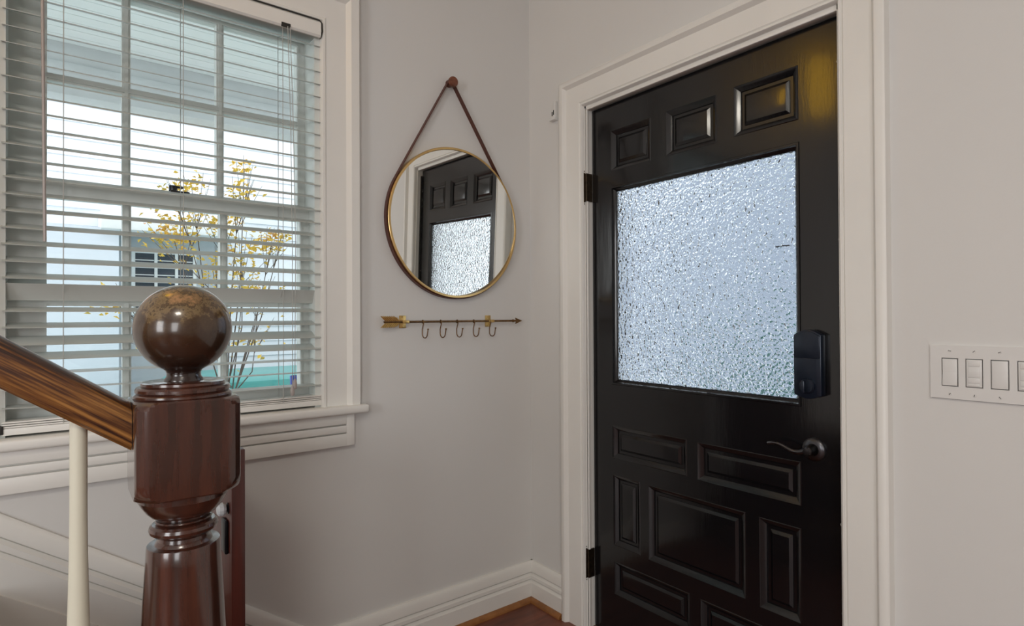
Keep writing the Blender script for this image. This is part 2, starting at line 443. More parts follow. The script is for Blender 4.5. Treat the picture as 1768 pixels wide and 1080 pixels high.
# unseen amber lamp added to make the glow mirrored in the door's gloss paint
pl = thing('added_amber_lamp', (-2.02, -0.34, 2.92), 'unseen amber lamp added above the stairs for the glow in the door paint', 'lamp')
MB().lathe([(0, 2.905), (.05, 2.905), (.05, 2.918), (0, 2.918)], (-2.02, -0.34, 0), seg=32).build('canopy', M['brass'], pl)
MB().tube([(-2.02, -0.34, 2.91), (-2.02, -0.34, 2.86)], .004, 8).build('cord', M['dark'], pl)
MB().lathe([(0, 2.50), (.045, 2.505), (.065, 2.54), (.065, 2.83), (.05, 2.86), (0, 2.865)], (-2.02, -0.34, 0), seg=40).build('glow_cylinder', M['amber'], pl)

# ------------------------------------------------------------------ window
win = thing('window_1', (-1.38, 0.05, 0.93), 'white double-hung sash window behind the blind', 'window', kind='structure')
b = MB()
b.box(-1.80, -1.783, 0.0, 0.19, 0.93, 2.285); b.box(-0.972, -0.955, 0.0, 0.19, 0.93, 2.285); b.box(-1.80, -0.955, 0.0, 0.19, 2.262, 2.285)
b.box(-1.80, -0.955, 0.02, 0.24, 0.905, 0.94)
b.build('window_frame', M['sash'], win)
def sash(nm, y0, y1, z0, z1, zb, zt, hbar, lo, px0, px1, m1, m2):
    """stiles, rails and glazing bars; the glass opening is px0..px1 by zb..zt"""
    f = MB().slab(-1.783, -0.972, z0, z1, [(px0, m1 - .011, zb, hbar - .011), (m1 + .011, m2 - .011, zb, hbar - .011), (m2 + .011, px1, zb, hbar - .011),
                                           (px0, m1 - .011, hbar + .011, zt), (m1 + .011, m2 - .011, hbar + .011, zt), (m2 + .011, px1, hbar + .011, zt)], -y0, -y1, onL)
    for x in (m1, m2): f.box(x - .005, x + .005, y0 - .0066, y0 + .0025, zb, zt)
    f.box(px0, px1, y0 - .006, y0 + .002, hbar - .005, hbar + .005)
    for (a0, a1) in ((px0 - .006, px0), (px1, px1 + .006)): f.box(a0, a1, y0 - .004, y0 + .002, zb, zt)
    f.box(px0, px1, y0 - .004, y0 + .002, zt, zt + .006); f.box(px0, px1, y0 - .004, y0 + .002, zb - .006, zb)
    f = f.build(nm, M['sash'], win, smooth=0)
    ym = (y0 + y1) / 2
    MB().box(px0 - .004, px1 + .004, ym - .002, ym + .002, zb - .004, zt + .004).build('glass_pane', M['pane'], f, smooth=0)
    return f
up = sash('upper_sash', 0.105, 0.14, 1.60, 2.262, 1.655, 2.228, 1.945, 0, -1.700, -0.998, -1.511, -1.250)
lo = sash('lower_sash', 0.062, 0.100, 0.94, 1.640, 1.012, 1.600, 1.300, 0, -1.700, -1.003, -1.513, -1.248)
k = MB().box(-1.40, -1.345, 0.064, 0.098, 1.640, 1.652, 0.003)
k.lathe([(0, 0), (.012, 0), (.012, .016), (0, .018)], (-1.39, .08, 1.652)); k.box(-1.392, -1.36, .072, .086, 1.662, 1.668, .002)
k.build('sash_lock', M['lever_metal'], lo)

# ------------------------------------------------------------------ venetian blind
BY = 0.015
bl = thing('venetian_blind', (-1.37, BY, 0.945), 'white wide-slat venetian blind hanging in the window, one slat twisted', 'blind')
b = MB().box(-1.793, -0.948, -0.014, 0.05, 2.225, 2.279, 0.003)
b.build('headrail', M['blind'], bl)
v = MB().prism([(-1.795, -0.020, 2.223), (-1.795, -0.026, 2.229), (-1.795, -0.026, 2.272), (-1.795, -0.020, 2.279), (-1.795, -0.015, 2.279), (-1.795, -0.015, 2.223)], (0.838, 0, 0))
v.build('valance', M['trim'], bl)
v = MB().tube([(-1.79, -0.024, 2.281), (-0.962, -0.024, 2.281), (-0.953, -0.0235, 2.272), (-0.951, -0.022, 2.245), (-0.956, -0.02, 2.228), (-0.958, -.016, 2.222)], 0.0025, 6)
v.build('valance_edge', M['dark'], bl)
v = MB().box(-1.09, -1.06, -0.0275, -0.022, 2.222, 2.236, 0.001)
v.build('cord_lock', M['dark'], bl)
def slat_poly(tilt, w=0.05, th=0.0018, n=6):
    up_, dn = [], []
    for i in range(n + 1):
        s_ = -w / 2 + w * i / n
        c_ = 0.0010 * (1 - (2 * s_ / w) ** 2)
        up_.append((s_, c_ + th / 2)); dn.append((s_, c_ - th / 2))
    out = []
    for (s_, c_) in up_ + dn[::-1]:
        out.append((s_ * math.cos(tilt) - c_ * math.sin(tilt), s_ * math.sin(tilt) + c_ * math.cos(tilt)))
    return out
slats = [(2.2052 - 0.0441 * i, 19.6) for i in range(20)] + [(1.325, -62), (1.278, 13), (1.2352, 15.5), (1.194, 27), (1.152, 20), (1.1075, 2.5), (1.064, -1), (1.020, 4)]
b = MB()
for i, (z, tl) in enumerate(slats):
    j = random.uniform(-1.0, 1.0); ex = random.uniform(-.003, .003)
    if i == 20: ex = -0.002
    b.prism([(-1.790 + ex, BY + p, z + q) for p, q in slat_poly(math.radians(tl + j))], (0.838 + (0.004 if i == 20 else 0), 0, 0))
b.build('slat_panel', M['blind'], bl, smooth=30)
b = MB()
for zz, h in ((0.949, 0.018), (0.968, 0.004), (0.974, 0.004), (0.980, 0.004)):
    b.box(-1.790, -0.953, BY - 0.026, BY + 0.026, zz, zz + h, 0.0015)
b.build('bottom_rail', M['trim'], bl)
b = MB().box(-1.797, -1.786, BY - 0.029, BY + 0.02, 0.952, 0.975, 0.002); b.build('hold_down_bracket', M['dark'], bl)
for x in (-1.663, -1.375, -1.082):
    b = MB()
    for yy in (BY - 0.027, BY + 0.027):
        b.tube([(x, yy, 2.225), (x, yy, 0.97)], 0.0011, 6)
    for z, tl in slats:
        b.tube([(x, BY - 0.027, z - 0.026 * math.sin(math.radians(tl))), (x, BY + 0.027, z + 0.026 * math.sin(math.radians(tl)) - .002)], 0.0007, 4)
    b.build('ladder_cord', M['cord'], bl)
for x, zb, dx in ((-1.058, 1.028, 0.0), (-1.050, 1.050, 0.003)):
    c = MB().tube([(x - .012, -0.028, 2.225), (x - .004, -0.031, 1.9), (x + dx, -0.031, 1.5), (x, -0.03, zb)], 0.0012, 6)
    c = c.build('lift_cord', M['cord'], bl)
    t = MB().lathe([(0, 0), (.0055, .003), (.0075, .014), (.0055, .028), (.002, .036), (0, .037)], (x, -0.03, zb - .037), seg=16)
    t.build('cord_tassel', M['wand'], c)
wd = MB().tube([(-1.7085, -0.032, 2.215), (-1.7025, -0.032, 1.458)], 0.0040, 6)
wd.lathe([(0, 0), (.0055, 0), (.0055, .03), (0, .032)], (-1.7085, -0.032, 2.21), seg=10)
wd.build('tilt_wand', M['wand'], bl)

# ------------------------------------------------------------------ front door
DX = 0.030
door = MB()
pan = [(-0.655, -0.461, 1.818, 1.976), (-0.925, -0.723, 1.818, 1.978), (-1.192, -0.986, 1.822, 1.982),
       (-0.801, -0.460, 0.701, 0.828), (-1.191, -0.842, 0.697, 0.826),
       (-0.595, -0.463, 0.365, 0.638), (-1.016, -0.633, 0.361, 0.634), (-1.190, -1.060, 0.355, 0.632),
       (-0.808, -0.465, 0.175, 0.303), (-1.191, -0.850, 0.175, 0.301)]
GL = (-1.194, -0.458, 0.986, 1.758)
door.slab(-1.303, -0.3615, 0.012, 2.081, pan + [GL], -DX, -DX - 0.042, onR)
door = door.build('door_1', M['door'], smooth=0)
tag(door, 'glossy black panelled front door with a large pebbled glass pane', 'front door', kind='structure')
door['world_at'] = (0, 0, 0)
def rect(y0, y1, z0, z1, i, x):
    return [(x, y0 + i, z0 + i), (x, y1 - i, z0 + i), (x, y1 - i, z1 - i), (x, y0 + i, z1 - i)]
for (y0, y1, z0, z1) in pan:
    L = [rect(y0, y1, z0, z1, i, DX + d) for i, d in ((0, 0.0), (0.002, -0.002), (0.005, -0.0005), (0.019, 0.0095), (0.0195, 0.014), (0.031, 0.014), (0.031, 0.0115), (0.040, 0.0055), (0.042, 0.0052))]
    p = MB().rings(L)
    p.build('raised_panel', M['door'], door, smooth=20)
L = [rect(*GL, i, DX + d) for i, d in ((0, 0.0), (0.002, -0.003), (0.008, -0.003), (0.011, 0.004), (0.016, 0.008), (0.0205, 0.015), (0.0205, 0.024))]
MB().rings(L, cap=False).build('glazing_bead', M['door'], door, smooth=20)
gp = MB().box(DX + 0.014, DX + 0.021, GL[0] + 0.012, GL[1] - 0.012, GL[2] + 0.012, GL[3] - 0.012)
gp = gp.build('glass_pane', M['pebble'], door, smooth=0)
MB().box(DX + .022, DX + .026, -1.153, -1.109, 1.459, 1.463).build('mark', M['dark'], gp)
for z0 in (1.712, 0.207):
    h = MB()
    h.lathe([(0, -.012), (.0045, -.011), (.0055, -.007), (.0035, -.003), (.0065, 0), (.0065, .116), (.0035, .119), (.0055, .123), (.0045, .127), (0, .128)], (-0.004, -0.3445, z0), seg=20)
    for zz in (.023, .046, .07, .093): h.lathe([(.0067, 0), (.0067, .0012)], (-0.004, -0.3445, z0 + zz), seg=20)
    h.box(-0.003, 0.0285, -0.3612, -0.345, z0 + .002, z0 + .114)
    h.build('hinge', M['hinge'], door)
# lever handle
lv = MB()
LY, LZ = -1.229, 0.869
lv.lathe([(0.033, 0), (.033, .004), (.030, .008), (.024, .011), (.017, .012), (.0145, .016), (.0125, .034), (.013, .046), (.010, .050), (0, .051)], (DX, LY, LZ), (-1, 0, 0), 40)
lv = lv.build('rosette', M['lever_metal'], door); lv.name = 'door_handle'
N = 16; pts = []; rr = []
for i in range(N + 1):
    t = i / N
    pts.append((DX - 0.040 - 0.004 * math.sin(PI * t), LY + 0.004 + 0.112 * t, LZ + 0.001 - 0.008 * math.sin(2 * PI * min(1, t * 1.0)) * (1 if t < .5 else 0.75) + 0.006 * max(0, t - .5)))
    rr.append(0.0095 - 0.0050 * min(1, t * 1.6) + (0.0015 if t > .85 else 0))
MB().tube(pts, rr, 14).build('lever', M['lever_metal'], lv)
# electronic deadbolt
lk = MB()
ky0, ky1 = -1.263, -1.186
prof = []
for i in range(13):
    t = i / 12; y = ky0 + (ky1 - ky0) * t
    prof.append((DX, y, 1.196 + 0.015 * math.sin(PI * t)))
for i in range(13):
    t = 1 - i / 12; y = ky0 + (ky1 - ky0) * t
    prof.append((DX, y, 1.026 - 0.011 * math.sin(PI * t)))
lk.prism(prof, (-0.030, 0, 0), 0.0025)
lk = lk.build('deadbolt', M['lock'], door)
c = MB().prism([(p[0] - .0295, -1.2245 + (p[1] + 1.2245) * 0.94, max(1.132, p[2] - .004)) for p in prof[:13]] + [(DX - .0295, -1.188, 1.130), (DX - .0295, -1.261, 1.130)], (-0.004, 0, 0), 0.0015)
c.build('battery_cover', M['lock'], lk)
k = MB().lathe([(.021, 0), (.021, .008), (.018, .012), (0, .013)], (DX - 0.03, -1.226, 1.052), (-1, 0, 0), 32)
k.box(DX - .062, DX - .040, -1.231, -1.221, 1.034, 1.070, 0.004)
k.build('thumb_turn', M['lock'], lk)
k = MB().tube([(DX - .0315, -1.236, 1.131), (DX - .0315, -1.236, 1.137), (DX - .0315, -1.213, 1.137), (DX - .0315, -1.213, 1.131)], 0.0012, 6, True)
k.build('window_slot', M['white_plastic'], lk)
b = MB().box(0.020, 0.075, -1.3115, -1.3035, 0.05, 2.05)
b.build('weather_strip', M['dark'], door)

# small white sensor by the casing
t = thing('door_sensor', (0.0, -0.176, 2.085), 'small white plastic sensor bracket on the wall just left of the door casing', 'sensor')
MB().prism([(0, -0.19, 2.09), (0, -0.162, 2.09), (0, -0.176, 2.165), (0, -0.19, 2.165)], (-0.016, 0, 0), 0.002).build('case', M['white_plastic'], t)
MB().box(-0.024, 0, -0.192, -0.158, 2.085, 2.094, 0.002).build('ledge', M['white_plastic'], t)
MB().box(-0.018, -0.0155, -0.174, -0.170, 2.105, 2.122).build('slot', M['dark'], t)
MB().box(-0.018, -0.0155, -0.182, -0.179, 2.108, 2.128).build('slot', M['dark'], t)

# ------------------------------------------------------------------ round mirror
MX, MZ, MR = -0.4075, 1.631, 0.302
mi = thing('wall_mirror', (MX, 0, MZ), 'round gold-rimmed mirror hung by a brown leather strap', 'mirror')
NB = 128
rim = MB()
loops = []
for i in range(NB):
    a = 2 * PI * i / NB; ca, sa = math.cos(a), math.sin(a)
    loops.append([(MX + ca * r, -d, MZ + sa * r) for r, d in ((MR, .003), (MR, .0315), (MR - .0015, .033), (MR - .0085, .0335), (MR - .0095, .0325), (MR - .0095, .024), (MR - .0095, .003))])
t = bmesh.new(); R = [[t.verts.new(p) for p in l] for l in loops]
for i in range(NB):
    a_, b_ = R[i], R[(i + 1) % NB]
    for j in range(7): t.faces.new((a_[j], a_[(j + 1) % 7], b_[(j + 1) % 7], b_[j]))
bmesh.ops.recalc_face_normals(t, faces=t.faces)
rim.merge(t); rim.build('rim', M['gold'], mi)
MB().lathe([(0, 0), (MR - .0105, 0), (MR - .0105, .002), (0, .002)], (MX, -0.0185, MZ), (math.sin(math.radians(-2.13)), -math.cos(math.radians(2.13)), -math.sin(math.radians(1.96))), 128).build('mirror_glass', M['mirror'], mi, smooth=0)
PXc, PZc, PR = -0.426, 2.195, 0.013
sp = []
# strap loop: over the peg, tangent to the rim, round its lower side
def tang(cx, cz, r, px, pz, sgn):
    d = math.hypot(px - cx, pz - cz); a0 = math.atan2(pz - cz, px - cx); return a0 + sgn * math.acos(r / d)
rs = MR + 0.0025
aR = tang(MX, MZ, rs, PXc + PR, PZc, -1); aL = tang(MX, MZ, rs, PXc - PR, PZc, 1)
n = 90
a1 = aL; a2 = aR + 2 * PI
for i in range(n + 1):
    a = a1 + (a2 - a1) * i / n; sp.append((MX + rs * math.cos(a), MZ + rs * math.sin(a)))
for i in range(13):
    a = -0.15 + (PI + 0.3) * i / 12; sp.append((PXc + (PR + .002) * math.cos(a), PZc + (PR + .002) * math.sin(a)))
t = bmesh.new(); R = []
m_ = len(sp)
for i in range(m_):
    p0 = Vector(sp[i - 1]); p1 = Vector(sp[(i + 1) % m_]); d = (p1 - p0).normalized(); nn = Vector((-d.y, d.x))
    q = Vector(sp[i])
    peg_near = q.y > 1.95
    y0, y1 = -0.004, -0.024
    R.append([t.verts.new((q.x + nn.x * s_, y_, q.y + nn.y * s_)) for s_, y_ in ((-.0015, y0), (.0015, y0), (.0015, y1), (-.0015, y1))])
for i in range(m_):
    a_, b_ = R[i], R[(i + 1) % m_]
    for j in range(4): t.faces.new((a_[j], a_[(j + 1) % 4], b_[(j + 1) % 4], b_[j]))
bmesh.ops.recalc_face_normals(t, faces=t.faces)
MB().merge(t).build('strap', M['leather'], mi, smooth=30)
pg = MB().lathe([(0.0125, 0), (.0125, .026), (.019, .028), (.0205, .032), (.0205, .040), (.018, .044), (0, .046)], (PXc, 0, PZc), (0, -1, 0), 32)
tag(pg.build('wall_peg', M['peg']), 'round brown wooden peg holding the mirror strap', 'peg')

# ------------------------------------------------------------------ arrow hook rack
AZ = 1.235; AY = -0.026
ar = thing('coat_hook_rack', (-0.40, 0, AZ), 'brass arrow shaped rack with five small hooks below the round mirror', 'hook rack')
MB().tube([(-0.725, AY, AZ), (-0.10, AY, AZ)], 0.0042, 10).build('arrow_shaft', M['bronze'], ar)
fl = MB()
for sg in (1, -1):
    for k in range(7):
        x = -0.665 - 0.0085 * k
        fl.tube([(x, AY, AZ + sg * .003), (x - .012, AY, AZ + sg * .014), (x - .022, AY, AZ + sg * .0215)], [0.0026, 0.0030, 0.0012], 6)
    fl.prism([(-0.662, AY + .001, AZ + sg * .004), (-0.672, AY + .001, AZ + sg * .017), (-0.733, AY + .001, AZ + sg * .0215), (-0.712, AY + .001, AZ + sg * .004)], (0, -.0022, 0))
fl.build('fletching', M['brass'], ar)
hd = MB().prism([(-0.070, AY + .002, AZ), (-0.108, AY + .002, AZ + .0135), (-0.102, AY + .002, AZ), (-0.108, AY + .002, AZ - .0135)], (0, -.005, 0), 0.0012)
hd.tube([(-0.128, AY, AZ), (-0.12, AY, AZ), (-0.110, AY, AZ), (-0.1, AY, AZ)], [.004, .0068, .004, .004], 10)
hd.build('arrowhead', M['bronze'], ar)
for x in (-0.637, -0.237):
    k = MB().box(x - .014, x + .014, -0.003, -0.0005, AZ - .024, AZ + .024, 0.0008)
    k.box(x - .014, x + .014, AY - .006, -0.002, AZ - .006, AZ + .006, 0.002)
    for s_ in (.017, -.017): k.lathe([(0, 0), (.0035, 0), (.003, .0018), (0, .002)], (x, -.003, AZ + s_), (0, -1, 0), 12)
    k.build('bracket', M['brass'], ar)
for x in (-0.563, -0.483, -0.406, -0.325, -0.243):
    p = [(x, AY - .005, AZ + .003), (x, AY - .0065, AZ - .006), (x, AY + .004, AZ - .03)]
    for i in range(9):
        a = PI * i / 8; p.append((x + .002 * i / 8, -0.040 + .018 * math.cos(a), AZ - .047 - .016 * math.sin(a)))
    p.append((x + .003, -0.0595, AZ - .036)); p.append((x + .003, -0.0615, AZ - .030))
    k = MB().tube(p, 0.0021, 8)
    k.tube([(x - .0055 * math.cos(a), AY + .0058 * math.sin(a), AZ + .0055 * math.sin(a)) if False else (x, AY + .0058 * math.cos(a), AZ + .0058 * math.sin(a)) for a in [2 * PI * i / 12 for i in range(12)]], 0.0019, 6, True)
    k.lathe([(0, -.0035), (.003, -.0025), (.0038, 0), (.003, .0025), (0, .0035)], (x + .003, -0.0615, AZ - .029), seg=12)
    k.build('hook', M['bronze'], ar)

# ------------------------------------------------------------------ switch plate
sw = thing('switch_plate', (0, -1.626, 1.115), 'white four-gang wall plate of switches and dimmers right of the door', 'light switch')
MB().slab(-1.730, -1.522, 1.052, 1.178, [(-1.5610 - .0165 - .0465 * g, -1.5610 + .0165 - .0465 * g, 1.0815, 1.1485) for g in range(4)], 0.0, 0.0065, onR).build('plate', M['white_plastic'], sw, smooth=0)
MB().box(-0.0005, 0.0, -1.729, -1.523, 1.0505, 1.054).build('gap', M['grey_gap'], sw)
for g in range(4):
    y = -1.561 - 0.0465 * g
    MB().slab(y - .0165, y + .0165, 1.0815, 1.1485, [(y - .0150, y + .0150, 1.083, 1.147)], 0.0, 0.0025, onR).build('gap', M['grey_gap'], sw, smooth=0)
    if g % 2 == 0:
        d = 0.0105 if g == 0 else 0.0085
        k = MB().prism([onR(y - .0143, 1.0838, 0.0), onR(y - .0143, 1.0838, d), onR(y - .0143, 1.115, 0.0068), onR(y - .0143, 1.1462, 0.0078), onR(y - .0143, 1.1462, 0.0)], (0, .0286, 0), 0.0007)
        k.build('rocker_switch', M['white_plastic'], sw)
    else:
        k = MB().box(-0.0075, 0, y - .0145, y + .0145, 1.0835, 1.1465, 0.001)
        k = k.build('dimmer', M['white_plastic'], sw)
        for z0, z1 in ((1.131, 1.1445), (1.1055, 1.129), (1.0925, 1.1035), (1.0855, 1.0905)):
            MB().box(-0.0092, -0.006, y - .011, y + .011, z0, z1, 0.0008).build('button', M['white_plastic'], k)
    for z in (1.1655, 1.0635):
        a = random.uniform(0, PI)
        k = MB().lathe([(0, 0), (.0034, 0), (.003, .0010), (0, .0012)], (-.0065, y, z), (-1, 0, 0), 14)
        k = k.build('screw', M['white_plastic'], sw)
        MB().box(-.0079, -.0074, -.0028, .0028, -.0006, .0006, mat=Matrix.Translation((0, y, z)) @ Matrix.Rotation(a, 4, 'X')).build('slot', M['dark'], k)

# ------------------------------------------------------------------ newel post
NX, NY = -1.502, -0.870
nw = thing('newel_post', (NX, NY, 0.0), 'dark mahogany turned newel post with a worn ball finial', 'newel post')
nw['world_at'] = (NX, NY, 0.0)
fin = []
for i in range(33):
    a = PI * i / 32; fin.append((0.0755 * math.sin(a), 1.2335 + 0.0755 * math.cos(a)))
fin = [p for p in fin if not (p[1] < 1.2335 and p[0] < 0.029)]
fin += [(0.0285, 1.163), (0.0262, 1.158), (0.0265, 1.152), (0.0300, 1.1475), (0.0300, 1.1440), (0, 1.1440)]
MB().lathe([(0, 1.309)] + fin[1:], (NX, NY, 0), seg=64).build('ball_finial', M['ball'], nw, smooth=50)
cap = [(0, 1.1445), (.060, 1.1445), (.0640, 1.1430), (.0645, 1.1390), (.0635, 1.1372), (.0700, 1.1362), (.0725, 1.1330), (.0725, 1.1285), (.0700, 1.1262), (.0715, 1.1255), (.0745, 1.1230), (.0752, 1.1200), (.0740, 1.1175), (.07, 1.1170), (0, 1.1170)]
MB().lathe(cap, (NX, NY, 0), seg=64).build('cap_moulding', M['mahogany'], nw)
# block: square with chamfered arrises whose corners are turned round at both ends
t = bmesh.new(); rows = []
hw, ch = 0.0772, 0.014
NSEG = 96
zs = [0.959, 0.9615, 0.965, 0.971, 0.979, 0.989, 1.0, 1.02, 1.06, 1.085, 1.098, 1.106, 1.112, 1.115, 1.118]
def Rz(z):
    lo_ = 0.086 + 0.023 * min(1, max(0, (z - 0.959) / 0.036)) ** 0.7
    hi_ = 0.086 + 0.023 * min(1, max(0, (1.118 - z) / 0.024)) ** 0.6
    return min(lo_, hi_)
for z in zs:
    rw = []
    for kx in range(NSEG):
        a = 2 * PI * (kx + 0.0) / NSEG
        c_, s_ = math.cos(a), math.sin(a)
        r = min(hw / max(abs(c_), abs(s_)), (2 * hw - ch) / (abs(c_) + abs(s_)), Rz(z))
        if z < 0.961 or z > 1.1165: r = min(r, 0.0755 / max(abs(c_), abs(s_)))
        rw.append(t.verts.new((NX + r * c_, NY + r * s_, z)))
    rows.append(rw)
for a_, b_ in zip(rows, rows[1:]):
    for kx in range(NSEG): t.faces.new((a_[kx], a_[(kx + 1) % NSEG], b_[(kx + 1) % NSEG], b_[kx]))
t.faces.new(rows[0][::-1]); t.faces.new(rows[-1])
bmesh.ops.recalc_face_normals(t, faces=t.faces)
MB().merge(t).build('block', M['mahogany'], nw, smooth=22)
shaft = [(0, 0.9600), (.0690, 0.9600), (.0690, 0.9475), (.0675, 0.945), (.064, 0.938), (.0570, 0.927), (.0515, 0.9215), (.0500, 0.9195), (.047, 0.9180), (.0355, 0.9170), (.0350, 0.9115), (.0420, 0.9105), (.0435, 0.9085), (.0420, 0.9060), (.0405, 0.9050),
         (.0475, 0.9040), (.0515, 0.9005), (.0530, 0.8955), (.0515, 0.8905), (.047, 0.8865), (.041, 0.884), (.0385, 0.8815), (.0395, 0.876), (.0425, 0.8725), (.044, 0.8695), (.0550, 0.8685), (.0560, 0.866), (.0575, 0.84), (.0610, 0.78), (.0650, 0.70), (.0680, 0.60), (.0690, 0.50), (.0640, 0.42), (.055, 0.40), (.066, 0.385), (.066, 0.37), (.05, 0.36), (0, 0.36)]
MB().lathe(shaft, (NX, NY, 0), seg=64).build('turned_shaft', M['mahogany'], nw, smooth=30)
MB().box(NX - hw, NX + hw, NY - hw, NY + hw, 0.0, 0.36, 0.006).build('base_block', M['mahogany'], nw)

# ------------------------------------------------------------------ handrail and baluster
ang = math.atan(0.705)
RX, RZ = NX - hw - 0.0002, 1.112
LEN = 1.9
cs = [(-.020, -.0355), (-.028, -.030), (-.030, -.022), (-.0305, .012), (-.029, .0165), (-.020, .0225), (-.008, .0265), (.008, .0265), (.020, .0225), (.029, .0165), (.0305, .012), (.030, -.022), (.028, -.030), (.020, -.0355)]
t = bmesh.new(); A_, B_ = [], []
tn = math.tan(ang)
for p, q in cs:      # near end is cut plumb against the newel block
    x_end = -q * tn
    A_.append(t.verts.new((x_end, p, q))); B_.append(t.verts.new((-LEN, p, q)))
# local +x runs down the rail towards the newel
k_ = len(cs)
for j in range(k_): t.faces.new((A_[j], A_[(j + 1) % k_], B_[(j + 1) % k_], B_[j]))
t.faces.new(A_); t.faces.new(B_[::-1])
bmesh.ops.recalc_face_normals(t, faces=t.faces)
hr = MB().merge(t).build('handrail', M['oak'], smooth=28)
hr.location = (RX - 0.0006, NY, 1.0875)
hr.location.z = 1.0815
hr.rotation_euler = (0, ang, 0)
tag(hr, 'golden brown oak handrail sloping down into the newel block', 'handrail')

bx_ = -1.648
bal = MB().lathe([(0, .31), (.018, .31), (.018, .60), (.0165, .72), (.0140, .80), (.0122, .88), (.0116, .95), (.0116, 1.102), (0, 1.102)], (bx_, NY, 0), seg=32)
bal = bal.build('baluster', M['baluster'])
tag(bal, 'slim cream painted baluster under the oak handrail', 'baluster')

# ------------------------------------------------------------------ mahogany half door behind the newel
gt = thing('half_door', (-1.344, -0.3, 0.19), 'narrow red mahogany panel standing edge-on just behind the newel post', 'panel')
gx, gy = -1.344, -0.556
MB().box(gx - .015, gx + .0145, gy, -0.06, 0.192, 0.946, 0.002).build('panel', M['red_mahogany'], gt)
kn = MB().lathe([(0, 0), (.013, 0), (.013, .002), (.007, .004), (.006, .008), (0, .008)], (gx - .015, gy + .034, 0.806), (-1, 0, 0), 24)
kn = kn.build('knob_rose', M['black_metal'], gt)
MB().lathe([(.006, .004), (.013, .006), (.016, .012), (.015, .020), (.010, .024), (0, .025)], (gx - .015, gy + .034, 0.806), (-1, 0, 0), 12).build('crystal_knob', M['clear_glass'], kn, smooth=10)
MB().box(gx - .024, gx - .015, gy + .026, gy + .070, 0.700, 0.778, 0.004).build('lock_plate', M['black_metal'], gt)

# ------------------------------------------------------------------ outdoors
b = MB().box(-14, 22, 0.25, 30, -0.85, -0.75); b.box(0.25, 22, -14, 0.25, -0.85, -0.75)
tag(b.build('ground', M['ground'], smooth=0), 'grey pavement outside between the two houses', 'ground', kind='structure')
b = MB().box(-4.5, 1.2, 0.2, 1.95, 2.75, 2.83)
for i in range(18): b.box(-4.5, 1.2, 0.215 + .095 * i, 0.305 + .095 * i, 2.742, 2.755, 0.003)
tag(b.build('porch_ceiling', M['porch'], smooth=0), 'pale blue porch ceiling outside the window', 'porch ceiling', kind='structure')
b = MB().box(-4.5, 1.2, 1.95, 2.10, 2.47, 2.83, 0.006); b.box(-4.5, 1.2, 1.93, 1.95, 2.60, 2.64, 0.004)
tag(b.build('porch_beam', M['beam']), 'pale grey porch beam below the porch ceiling', 'beam', kind='structure')

b = MB().box(0.2, 2.6, -4.5, 0.2, 2.75, 2.83)  # roof added on the door side to dim the daylight behind its glass
tag(b.build('added_dimming_roof', M['porch'], smooth=0), 'pale roof slab added outside the front door to dim the daylight there', 'porch ceiling', kind='structure')
nh = thing('neighbour_house', (0, 6.2, -0.75), 'white neighbouring house with lapped siding seen through the window blind', 'house')
b = MB()
z = -0.75; pitch = 0.19
while z < 6.0:
    b.prism([(-4.5, 6.2, z), (-4.5, 6.00, z), (-4.5, 5.982, z + .004), (-4.5, 6.0, z + pitch), (-4.5, 6.2, z + pitch)], (8.5, 0, 0))
    z += pitch
b.build('siding_wall', M['siding'], nh, smooth=0)
MB().box(-4.5, -1.17, 5.45, 5.98, -0.75, 2.22).build('side_wing', M['stucco'], nh)
MB().box(-1.33, 0.05, 5.35, 5.98, 2.20, 2.40, 0.01).build('eave', M['bright_white'], nh)
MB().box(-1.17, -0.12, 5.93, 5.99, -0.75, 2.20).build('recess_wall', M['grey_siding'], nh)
fr = MB().slab(-1.02, -0.36, 1.30, 2.05, [(-0.985, -0.795, 1.335, 2.015), (-0.765, -0.585, 1.335, 2.015), (-0.555, -0.395, 1.335, 2.015)], -5.89, -5.95, onL)
fr = fr.build('window_frame', M['bright_white'], nh, smooth=0)
MB().box(-1.0, -0.38, 5.925, 5.935, 1.31, 2.04).build('glass_pane', M['house_glass'], fr)
lo_ = MB()
for i in range(1, 8): lo_.box(-1.0, -0.38, 5.905, 5.925, 1.335 + .085 * i, 1.345 + .085 * i)
lo_.build('muntin', M['bright_white'], fr)

# young tree with yellow leaves
TY = 2.5
tr = thing('yellow_tree', (-0.75, TY, -0.75), 'young tree with thin branches and yellow autumn leaves outside the window', 'tree')
def at(x, zz, dy=0): return (x, TY + dy, zz)
tk = MB(); tips = []
def limb(p, rs): tk.tube(p, rs, 6)
base = at(-0.72, -0.75)
limb([base, at(-0.73, 0.1), at(-0.72, 0.75)], [.026, .018, .010])
clusters = [(-1.02, 2.02, .16, 70), (-1.05, 1.82, .15, 80), (-0.72, 1.98, .14, 46), (-0.60, 2.35, .07, 16), (-0.66, 2.15, .10, 26), (-0.92, 2.20, .10, 20), (-0.42, 1.80, .13, 44), (-0.60, 1.72, .18, 46),
            (-0.30, 1.88, .05, 10), (-1.38, 1.36, .13, 34), (-0.45, 1.42, .16, 26), (-0.50, 1.08, .2, 18), (-1.22, 1.10, .12, 18), (-0.82, 1.60, .16, 36), (-0.62, 1.50, .12, 16), (-0.88, 1.40, .2, 24)]
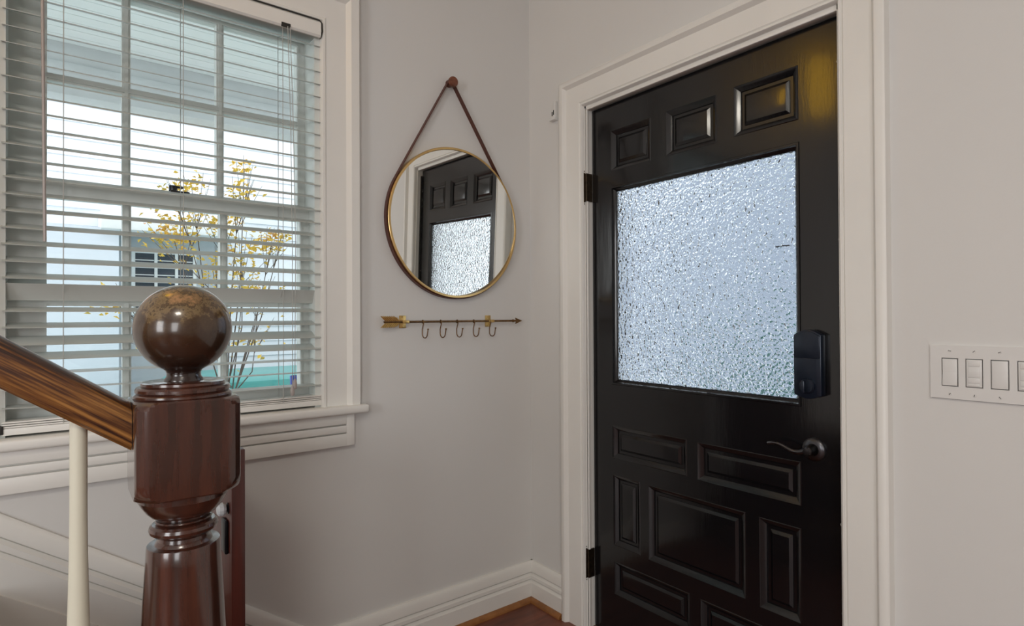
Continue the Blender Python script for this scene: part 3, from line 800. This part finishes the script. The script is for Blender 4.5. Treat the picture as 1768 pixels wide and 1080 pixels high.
for (cx_, cz_, rr_, nn_) in clusters:
    st_ = at(-0.72 + random.uniform(-.02, .02), random.uniform(0.55, 0.8))
    mid = at((-0.72 + cx_) / 2 + random.uniform(-.05, .05), (0.75 + cz_) / 2 - .05, random.uniform(-.12, .12))
    en = at(cx_, cz_, random.uniform(-.2, .2))
    limb([st_, mid, en], [.005, .0038, .002]); tips.append((en, rr_, nn_))
    for q in range(5):
        a = random.uniform(0, 2 * PI)
        e2 = (en[0] + rr_ * 1.2 * math.cos(a), en[1] + random.uniform(-.15, .15), en[2] + rr_ * abs(math.sin(a)))
        limb([(mid[0] * .4 + en[0] * .6, mid[1] * .4 + en[1] * .6, mid[2] * .4 + en[2] * .6), e2], [.0025, .0012])
tk.build('branches', M['bark'], tr)
t = bmesh.new()
for en, rr_, nn_ in tips:
    for q in range(int(nn_ * 2.6)):
        c_ = Vector(en) + Vector((random.gauss(0, rr_ * .55), random.gauss(0, rr_ * .5), random.gauss(0, rr_ * .42)))
        l = random.uniform(.026, .05); w_ = l * .36
        mt_ = Matrix.Translation(c_) @ Matrix.Rotation(random.uniform(0, 2 * PI), 4, 'Z') @ Matrix.Rotation(random.uniform(-1.0, 0.5), 4, 'Y') @ Matrix.Rotation(random.uniform(-.9, .9), 4, 'X')
        P_ = [mt_ @ Vector(p) for p in ((0, 0, 0), (l * .45, w_, .005), (l, 0, -.004), (l * .45, -w_, .005))]
        vs = [t.verts.new(p) for p in P_]
        t.faces.new((vs[0], vs[1], vs[2])); t.faces.new((vs[0], vs[2], vs[3]))
MB().merge(t).build('foliage', M['leaf'], tr, smooth=0)

# parked car, only its roof line shows under the blind
cy0, cy1 = 3.5, 5.1
car = thing('parked_car', (0.5, 4.3, -0.75), 'teal parked car outside, its roof showing at the bottom of the window', 'car')
body = [(-2.2, .25), (-2.2, .0), (-1.9, -.5), (3.0, -.5), (3.0, 0.15), (2.6, .28)]
MB().prism([(x, cy0, z - .0) for x, z in [(-2.3, -.5), (3.0, -.5), (3.05, .1), (2.5, .2), (-1.4, .2), (-2.2, .1)]], (0, cy1 - cy0, 0), 0.05).build('body', M['teal'], car)
MB().prism([(x, cy0 + .08, z) for x, z in [(-1.45, .18), (2.45, .18), (1.7, .70), (-0.75, .70)]], (0, cy1 - cy0 - .16, 0), 0.06).build('cabin', M['teal'], car)
for poly in ([(-1.15, .24), (-0.25, .24), (-0.25, .60), (-0.70, .60)], [(-0.17, .24), (0.7, .24), (0.7, .60), (-0.17, .60)], [(0.78, .24), (2.1, .24), (1.6, .60), (0.78, .60)]):
    MB().prism([(x, cy0 + .085, z) for x, z in poly], (0, -.02, 0), 0.004).build('side_window', M['car_glass'], car)
for x in (-1.3, 2.0):
    MB().lathe([(0, 0), (.3, 0), (.32, .03), (.32, .17), (.3, .2), (0, .2)], (x, cy0 - .01, -.43), (0, 1, 0), 32).build('wheel', M['tyre'], car)

cup = MB().lathe([(0, .9405), (.013, .9405), (.0155, 1.0382), (.0135, 1.0382), (.0115, .96), (0, .955)], (-0.9835, 0.19, 0), seg=32)
tag(cup.build('blue_cup', M['blue']), 'small blue cup on the outer sill at the lower right corner of the window', 'cup')

# what the pebbled pane looks out on
fh = thing('street_house', (7, 2, -0.75), 'pale house across the street blurred behind the pebbled door glass', 'house')
MB().box(7.0, 9.0, -3.0, 8.0, -0.75, 4.6).build('wall', M['street'], fh)
MB().box(6.6, 9.2, -3.2, 8.2, 4.6, 4.8).build('roof', M['grey_siding'], fh)
hg = MB().box(3.2, 4.0, -1.6, 0.9, -0.75, 0.72, 0.15, 4)
tag(hg.build('hedge', M['hedge']), 'dark green hedge blurred behind the lower right of the door glass', 'hedge')
